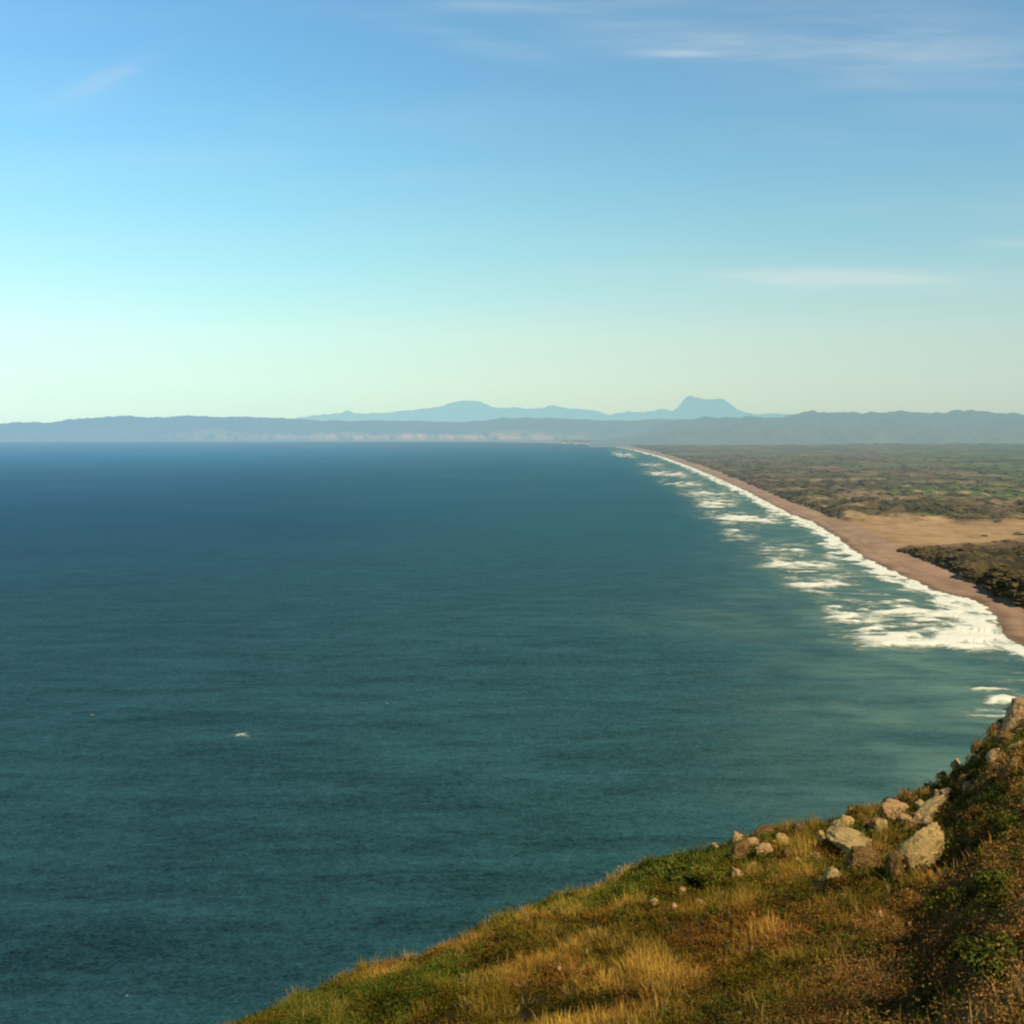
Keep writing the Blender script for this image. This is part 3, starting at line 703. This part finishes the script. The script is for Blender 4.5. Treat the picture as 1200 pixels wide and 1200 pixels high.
def leaf_quads(P, nrm, size, col):
    n_ = len(P)
    a = np.cross(nrm, rng.normal(size=(n_, 3))); a /= np.linalg.norm(a, axis=1)[:, None] + 1e-9
    b = np.cross(nrm, a)
    a = a * size[:, None]; b = b * (size * .55)[:, None]
    V = np.stack([P - a, P - b, P + a, P + b], 1).reshape(-1, 3)
    Q = np.arange(n_ * 4).reshape(-1, 4)
    return V, Q, np.repeat(col, 4, 0)

def build_scrub():
    """low heath and creeping green growth: knee-high pads of small leaves"""
    nt = 21000
    t, r = sample_hill(nt, extra=2.0)
    x = r * np.sin(t); y = r * np.cos(t); z = hill(t, r)
    px, py, a, b, c, heath, right_scrub, gw, grn = zones(x, y, z)
    keep = rng.uniform(0, 1, nt) < np.clip(.42 + .6 * heath + .5 * right_scrub + .5 * np.clip(grn, 0, 1) - .3 * np.clip(gw - .8, 0, 1), .05, 1)
    x, y, z, r, a, c, heath, right_scrub, grn = [q[keep] for q in (x, y, z, r, a, c, heath, right_scrub, grn)]
    nl = 64; m = len(x)
    pr = rng.uniform(.14, .42, m) * (.75 + r / 110) * (1 + .3 * c) * (1 - .35 * sstep(6, 0, np.interp(np.arctan2(x, y), SIL_T, SIL_R) - r) * sstep(840, 880, px[keep]))
    big_ = rng.uniform(0, 1, m) < .13
    pr = pr * np.where(big_, rng.uniform(1.5, 2.3, m), 1)
    ph = pr * rng.uniform(.45, .95, m)
    base = cover_color(x, y, z)
    k = rng.uniform(0, 1, m)[:, None]
    gsel = (rng.uniform(0, 1, m) < np.clip(.15 + .5 * grn - .35 * heath, .04, .8))[:, None]
    base = np.where(gsel, PAL['green'] * 1.1, base)
    base = np.where((k < .10) & (heath[:, None] > .5), PAL['dgreen'], base)
    base = np.where((k > .95), PAL['rust'] * .8, base)
    base = base * rng.uniform(.65, 1.25, (m, 1))
    d = rng.normal(size=(m * nl, 3)); d /= np.linalg.norm(d, axis=1)[:, None]; d[:, 2] = np.abs(d[:, 2])
    rad = rng.uniform(.55, 1.05, m * nl)
    P = np.stack([np.repeat(x, nl), np.repeat(y, nl), np.repeat(z, nl) - .03], 1) + d * np.stack([np.repeat(pr, nl)] * 2 + [np.repeat(ph, nl)], 1) * rad[:, None]
    nrm = d + rng.normal(0, .6, d.shape); nrm /= np.linalg.norm(nrm, axis=1)[:, None]
    sz = np.repeat(.007 + .00125 * r, nl) * rng.uniform(.6, 1.3, m * nl)
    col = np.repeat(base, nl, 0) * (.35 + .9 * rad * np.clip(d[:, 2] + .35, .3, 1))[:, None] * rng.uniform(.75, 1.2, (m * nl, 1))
    V, Q, C = leaf_quads(P, nrm, sz, col)
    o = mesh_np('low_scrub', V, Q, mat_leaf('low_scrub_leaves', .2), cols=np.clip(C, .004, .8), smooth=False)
    tag(o, 'brown heath and creeping green scrub matted over the headland slope', 'scrub', kind='stuff')

# shrubs: foliage (leaves on many lobes) + stems
def tube(p0, p1, r0, r1, k=6):
    p0, p1 = np.array(p0, float), np.array(p1, float); d = p1 - p0; d /= np.linalg.norm(d)
    a = np.cross(d, [0.3, 1, .2]); a /= np.linalg.norm(a); b = np.cross(d, a)
    an = np.linspace(0, 2 * np.pi, k, endpoint=False)
    ring = np.cos(an)[:, None] * a + np.sin(an)[:, None] * b
    V = np.concatenate([p0 + ring * r0, p1 + ring * r1]); i = np.arange(k); j = (i + 1) % k
    return V, np.stack([i, j, j + k, i + k], 1)
def shrub_mesh(seed, col, leafsize=.05, nleaf=5200, flat=.7):
    rs = np.random.default_rng(seed)
    nlobe = 26
    cen = rs.normal(size=(nlobe, 3)); cen /= np.linalg.norm(cen, axis=1)[:, None]; cen[:, 2] = np.abs(cen[:, 2])
    cen *= rs.uniform(.25, .82, (nlobe, 1)) * np.array([1, 1, flat]); lr = rs.uniform(.17, .38, nlobe)
    tone = rs.uniform(.55, 1.5, nlobe)
    li = rs.integers(0, nlobe, nleaf)
    d = rs.normal(size=(nleaf, 3)); d /= np.linalg.norm(d, axis=1)[:, None]
    rad = rs.uniform(.45, 1.12, nleaf) ** .7
    P = cen[li] + d * (lr[li] * rad)[:, None] * np.array([1, 1, .85])
    P[:, 2] = np.maximum(P[:, 2], .0 + .04 * rs.uniform(0, 1, nleaf))
    nrm = d + rs.normal(0, .55, d.shape); nrm /= np.linalg.norm(nrm, axis=1)[:, None]
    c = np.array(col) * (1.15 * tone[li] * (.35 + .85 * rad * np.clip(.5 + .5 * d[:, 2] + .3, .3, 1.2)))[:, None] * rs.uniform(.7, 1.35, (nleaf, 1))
    c[:, 0] *= rs.uniform(.8, 1.5, nleaf)
    V, Q, C = leaf_quads(P, nrm, leafsize * rs.uniform(.6, 1.4, nleaf), c)
    SV, SQ = [], []; off = 0
    for i in range(nlobe):
        mid = cen[i] * np.array([.45, .45, .35]) + rs.normal(0, .05, 3)
        for p0, p1, a, b in ((np.array([rs.normal(0, .04), rs.normal(0, .04), -.18]), mid, .03, .018), (mid, cen[i], .018, .007)):
            v, q = tube(p0, p1, a, b); SV.append(v); SQ.append(q + off); off += len(v)
    return (V, Q, C), (np.concatenate(SV), np.concatenate(SQ))
def build_shrubs():
    ml = mat_leaf('shrub_leaves', .25)
    mb, n = new_mat('shrub_bark')
    finish(mb, n, principled(n, n.rgb(n.noise(n.new('ShaderNodeTexCoord').outputs['Object'], 20), (.05, .035, .02, 1), (.13, .09, .05, 1)), .9, .1), haze=0)
    protos = []
    kinds = [(1, (.085, .095, .014)), (2, (.058, .075, .013)), (3, (.095, .090, .012)), (4, (.085, .055, .014))]
    P = []
    # px, py (base centre), radius in px, kind, label
    spots = [(792, 1040, 50, 1, 'largest dark green shrub breaking the skyline of the slope left of the peach boulders'),
             (742, 1050, 26, 0, 'rounded green shrub on the skyline directly left of the largest one'),
             (838, 1034, 30, 0, 'mid green shrub on the skyline between the largest shrub and the pinkish boulder'),
             (1176, 1135, 50, 1, 'big dark green bush at the right edge above the brown heath'),
             (1176, 1052, 42, 1, 'dark green bush at the right edge, uphill of the biggest one'),
             (1108, 1064, 24, 1, 'dark shrub just below the right side of the big pale boulder'),
             (1136, 1060, 26, 1, 'dark shrub between the big pale boulder and the bushes at the right edge'),
             (822, 1198, 20, 1, 'green shrub cut by the bottom edge of the frame, left of the brown heath'),
             (1086, 1204, 18, 2, 'small yellow green shrub at the bottom edge inside the brown heath'),
             (975, 1144, 20, 1, 'small lone dark green shrub in the brown heath below the small stone'),
             (868, 1150, 26, 2, 'yellow green shrub on the grassy slope under the peach boulders'),
             (640, 1090, 18, 2, 'low yellow green shrub on the skyline in the middle of the slope'),
             (570, 1116, 17, 0, 'small green shrub on the skyline, second from the low end of the slope'),
             (700, 1058, 16, 2, 'small olive shrub on the skyline left of the rounded green one'),
             (372, 1186, 15, 0, 'small green shrub near the low left end of the slope'),
             (450, 1156, 13, 2, 'tiny olive shrub on the skyline low on the left'),
             (850, 1182, 24, 1, 'dark green shrub left of the brown heath near the bottom'),
             (1020, 1080, 18, 3, 'brownish shrub below the small stone under the ledge'),
             (1150, 960, 22, 3, 'brown bush on the steep rocky ground by the right edge'),
             (1185, 968, 24, 1, 'dark green bush against the right edge above the other two'),
             (1118, 950, 15, 3, 'rust brown bush on the crest right of the leaning slab'),
             (1004, 955, 16, 2, 'yellow green tussocky shrub on the crest above the rounded boulder'),
             (920, 985, 18, 3, 'rust brown shrub on the crest right of the peach boulders'),
             (910, 1035, 20, 0, 'green shrub in the hollow right of the lower peach boulder'),
             (1045, 1120, 20, 3, 'brown bush in the heath below the big pale boulder'),
             (700, 1130, 18, 2, 'olive shrub in the golden grass of the middle slope'),
             (560, 1170, 16, 0, 'small green shrub in the rusty grass left of the golden patch'),
             ]
    for i, (px, py, rp, kd, lab) in enumerate(spots):
        hit, r = hill_hit(px, py); rad = rp * r / F * 1.05
        if kd not in P:
            pass
        root = bpy.data.objects.new('coastal_shrub', None); COL.objects.link(root)
        root.location = hit - Vector((0, 0, .05)); root.rotation_euler = (0, 0, random.uniform(0, 6.28)); root.scale = (rad, rad, rad * random.uniform(.85, 1.15))
        tag(root, lab, 'shrub', 'shrubs growing on the headland slope')
        sd = kd + 10 * (i % 2)
        if sd not in [p[0] for p in protos]:
            (V, Q, C), (SV, SQ) = shrub_mesh(100 + sd, kinds[kd][1], leafsize=.048)
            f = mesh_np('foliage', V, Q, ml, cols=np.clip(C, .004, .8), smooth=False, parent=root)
            s_ = mesh_np('stems', SV, SQ, mb, parent=root)
            protos.append((sd, f, s_))
        else:
            p = [q for q in protos if q[0] == sd][0]
            for part in p[1:]:
                c = part.copy(); COL.objects.link(c); c.parent = root

# rocks
def rock_mesh(seed, sub=5, cuts=13, sharp=.80):
    import bmesh
    rs = np.random.default_rng(seed)
    bm = bmesh.new(); bmesh.ops.create_icosphere(bm, subdivisions=sub, radius=1.0)
    V = np.array([v.co[:] for v in bm.verts]); Fc = np.array([[v.index for v in f.verts] for f in bm.faces]); bm.free()
    nr = rs.normal(size=(cuts, 3)); nr /= np.linalg.norm(nr, axis=1)[:, None]
    for k in range(cuts):
        dd = rs.uniform(.56, .86); p = V @ nr[k]
        over = np.maximum(p - dd, 0); V = V - nr[k] * (over * (sharp + .22))[:, None]
    n0 = V / np.linalg.norm(V, axis=1)[:, None]
    off = seed * 3.7
    f = .06 * fbm(V[:, 0] * 1.6 + off, V[:, 1] * 1.6 + V[:, 2] * 1.3, 4, .6) + .07 * fbm(V[:, 2] * 2.1 + off, V[:, 0] * 1.1 - V[:, 1] * 1.9, 4, .6)
    f = f + .035 * fbm(V[:, 0] * 9 + off, V[:, 1] * 9 + V[:, 2] * 7, 3)
    crack = np.minimum(np.abs(fbm(V[:, 0] * 1.3 + off, V[:, 2] * 1.9 + V[:, 1], 2)), .09) / .09
    V = V + n0 * (f - .07 * (1 - crack))[:, None]
    return V, Fc
def mat_rock(name, c1, c2, lichen, lf):
    m, n = new_mat(name)
    ob = n.new('ShaderNodeTexCoord').outputs['Object']; 
    pos = n.new('ShaderNodeNewGeometry').outputs['Position']
    a = n.noise(pos, 1.7, 5, .65, .4); b = n.noise(pos, 9, 5, .7, .3); c = n.noise(pos, 30, 3, .6)
    col = n.rgb(n.smooth(a, .35, .65), (*c1, 1), (*c2, 1))
    col = n.rgb(n.math('MULTIPLY', n.smooth(b, .5 - lf * .12, .62), .85), col, (*lichen, 1))
    col = n.rgb(n.math('MULTIPLY', n.smooth(n.noise(pos, 5.3, 5, .75, .6), .52, .64), .85), col, tuple(q * .38 for q in c1) + (1,))
    h = n.math('ADD', n.math('MULTIPLY', b, 1.2), n.math('ADD', n.math('MULTIPLY', c, .5), n.math('MULTIPLY', n.noise(pos, 4.0, 5, .75, 1.5), 1.3)))
    return finish(m, n, principled(n, col, .92, .12, bump(n, h, .8, .12)), haze=0)
ROCKS = []
def build_rocks():
    pale = mat_rock('lichen_stone', (.40, .255, .11), (.60, .40, .17), (.68, .49, .17), 1.2)
    peach = mat_rock('peach_stone', (.50, .27, .10), (.68, .42, .19), (.60, .44, .20), .6)
    dark = mat_rock('brown_stone', (.13, .065, .018), (.26, .14, .045), (.36, .24, .08), .2)
    # px, py of centre, half width, half height (px), depth ratio, roll (deg), material, label
    R = [(1076, 1002, 22, 41, .8, -27, pale, 'largest pale lichen covered boulder, standing upright on the slope'),
         (1089, 953, 8, 25, 1.2, -48, pale, 'long leaning slab of pale rock just above the largest boulder'),
         (987, 973, 19, 17, 1.0, 10, pale, 'rounded grey yellow boulder on the crest left of the upright stone'),
         (1033, 973, 8, 12, 1.0, 8, pale, 'small upright pale stone between the rounded boulder and the largest one'),
         (1050, 952, 19, 14, 1.0, -25, peach, 'cream boulder on the crest directly above the small upright stone'),
         (1004, 992, 30, 11, 1.3, -8, pale, 'wide flat pale ledge below the rounded boulder'),
         (1012, 1013, 22, 20, 1.0, 4, dark, 'brown rock face supporting the wide flat ledge'),
         (974, 1027, 11, 13, 1.0, 0, pale, 'small blocky stone in the dark hollow under the flat ledge'),
         (1049, 1022, 10, 22, 1.0, -5, dark, 'dark narrow rock wedged left of the largest boulder'),
         (896, 997, 11, 12, 1.0, 25, peach, 'upper peach coloured boulder on the left outcrop'),
         (864, 1027, 8, 11, 1.0, 10, peach, 'lower peach coloured boulder on the left outcrop'),
         (880, 1020, 4, 9, 1.0, -25, peach, 'thin peach splinter of rock between the two peach boulders'),
         (866, 985, 11, 8, 1.0, -20, peach, 'pinkish boulder capping the left end of the left outcrop'),
         (868, 1002, 13, 18, 1.0, -35, dark, 'dark brown rock mass under the pinkish boulder'),
         (896, 977, 17, 12, 1.0, 0, dark, 'rusty brown rock on the skyline above the upper peach boulder'),
         (800, 1048, 5, 8, 1.0, -20, pale, 'small pale stone beside the base of the largest shrub'),
         (767, 1061, 5, 6, 1.0, 15, pale, 'leftmost small white stone on the slope under the skyline shrubs'),
         (823, 1059, 9, 5, 1.0, -28, pale, 'small flat white stone lying right of the upright pale one'),
         (837, 994, 4, 4, 1.0, 0, pale, 'tiny white stone on the skyline left of the pinkish boulder'),
         (1172, 893, 13, 13, 1.0, -35, peach, 'pink tinged boulder on the steep crest near the right edge'),
         (1141, 908, 4.5, 5, 1.0, 0, peach, 'small bright stone on the steep crest left of the pink tinged boulder'),
         (1150, 893, 8, 14, 1.0, -15, dark, 'narrow dark rock on the crest beside the small bright stone'),
         (1196, 845, 17, 27, 1.0, -28, peach, 'tall tan crag at the right edge, highest rock on the slope'),
         (1183, 872, 15, 15, 1.0, -20, dark, 'dark rock at the foot of the tall tan crag'),
         (1163, 868, 7, 17, 1.0, -8, dark, 'dark grey pointed rock on the skyline left of the tall crag'),
         (1128, 921, 9, 12, 1.0, -15, dark, 'rusty rock on the crest where the slope steepens'),
         (1120, 900, 6, 8, 1.0, 0, peach, 'small orange brown stone on the skyline where the slope steepens'),
         (1104, 915, 7, 8, 1.0, 0, peach, 'tan stone on the crest right of the leaning slab'),
         (605, 1158, 5, 3.5, 1, 0, dark, 'small brown stone in the grass on the lower slope'),
         (542, 1147, 4, 3, 1, 0, pale, 'small pale stone in the grass near the low end of the slope'),
         (1112, 934, 10, 9, 1.0, -20, peach, 'tan weathered block low on the crest, just right of the rust brown bush'),
         (1135, 930, 7, 10, 1.0, -10, peach, 'cream stone half buried in brown growth under the small bright stone'),
         (1160, 920, 8, 11, 1.0, -30, dark, 'brown leaning rock below the pink tinged boulder'),
         (1187, 905, 9, 14, 1.0, -20, dark, 'brown upright rock right of the pink tinged boulder'),
         (1145, 878, 6, 9, 1.0, -20, dark, 'small dark rock stepping up the skyline below the pointed grey one'),
         (1192, 880, 8, 8, 1.0, -40, peach, 'tan stone at the right edge under the tall crag'),
         (1066, 935, 9, 7, 1.0, -10, dark, 'brown stone on the skyline above the leaning slab'),
         (1022, 951, 8, 7, 1.0, 5, dark, 'brown stone on the crest left of the cream boulder'),
         (960, 980, 8, 8, 1.0, 0, dark, 'rusty brown stone left of the rounded grey yellow boulder'),
         (1063, 972, 8, 12, 1.0, -35, dark, 'brown rock filling the gap between the cream boulder and the largest one'),
         (957, 1008, 7, 10, 1.0, 10, dark, 'brown stone at the left end of the flat ledge'),
         (990, 1052, 7, 5, 1.0, 0, dark, 'low brown stone in the grass below the small blocky stone'),
         (935, 1012, 5, 4, 1.0, 0, pale, 'small pale stone in the grass midway between the left outcrop and the ledge'),
         (906, 1040, 4, 3.5, 1.0, 0, peach, 'small peach stone in the hollow below the upper peach boulder'),
         (845, 1052, 5, 4, 1.0, 10, dark, 'small brown stone below the lower peach boulder'),
         (790, 1066, 4, 4, 1.0, 0, peach, 'small buff stone between the two little white stones'),
         (688, 1120, 4, 3.5, 1.0, 0, pale, 'pale stone alone in the golden grass of the middle slope'),
         (655, 1140, 3.5, 3, 1.0, 0, peach, 'tiny buff stone at the left side of the golden grass patch'),
         (1030, 1078, 4, 8, 1.0, -15, pale, 'thin grey stone below the brown rock face'),
         ]
    rs = random.Random(5)
    for q in range(34):
        px = rs.uniform(1050, 1200) if q % 3 else rs.uniform(860, 1050)
        top = float(np.interp(px, [v[0] for v in sil], [v[1] for v in sil]))
        py = top + rs.uniform(0, 42 if px > 1050 else 34)
        R.append((px, py, rs.uniform(3.5, 8.5), rs.uniform(4.5, 11), 1.0, rs.uniform(-40, 20), rs.choice([dark, dark, peach, pale]), None))
    for i, (px, py, hw, hh, dp, roll, mat, lab) in enumerate(R):
        hit, r = hill_hit(px, py + hh * .35)
        V, Fc = rock_mesh(40 + i, sub=5 if hw > 9 else 4) if i else rock_mesh(91, sub=5, cuts=9, sharp=.6)
        mx = np.abs(V).max(0)
        V = V / mx
        k = r / F
        V = V * np.array([hw * k, max(hw, hh * .6) * k * dp, hh * k * 1.06])
        ro = Matrix.Rotation(math.radians(-roll), 4, 'Y')
        V = V @ np.array(ro.to_3x3()).T
        o = mesh_np('boulder' if hw > 6 else 'stone', V, Fc, mat)
        dxy = Vector(ray(px, py)); 
        ROCKS.append((hit.x, hit.y, hw * k, r))
        # centre sits where the line of sight to (px,py) passes over the foot of the rock
        tpar = math.hypot(hit.x, hit.y) / math.hypot(dxy[0], dxy[1])
        o.location = Vector((dxy[0] * tpar, dxy[1] * tpar, CZ + dxy[2] * tpar))
        o.location.z += .16 if lab is None else (.12 if px > 1100 or hw < 7 else 0)
        if lab: tag(o, lab, 'boulder' if hw > 6 else 'stone', 'rocks on the headland slope')
        else: tag(o, 'small broken stone half buried in the scrub of the rocky crest', 'stone', 'broken stones half buried along the rocky crest')

build_sea(); build_surf(); build_plain(); build_far(); build_hillside(); build_rocks(); build_shrubs(); build_grass(); build_scrub()
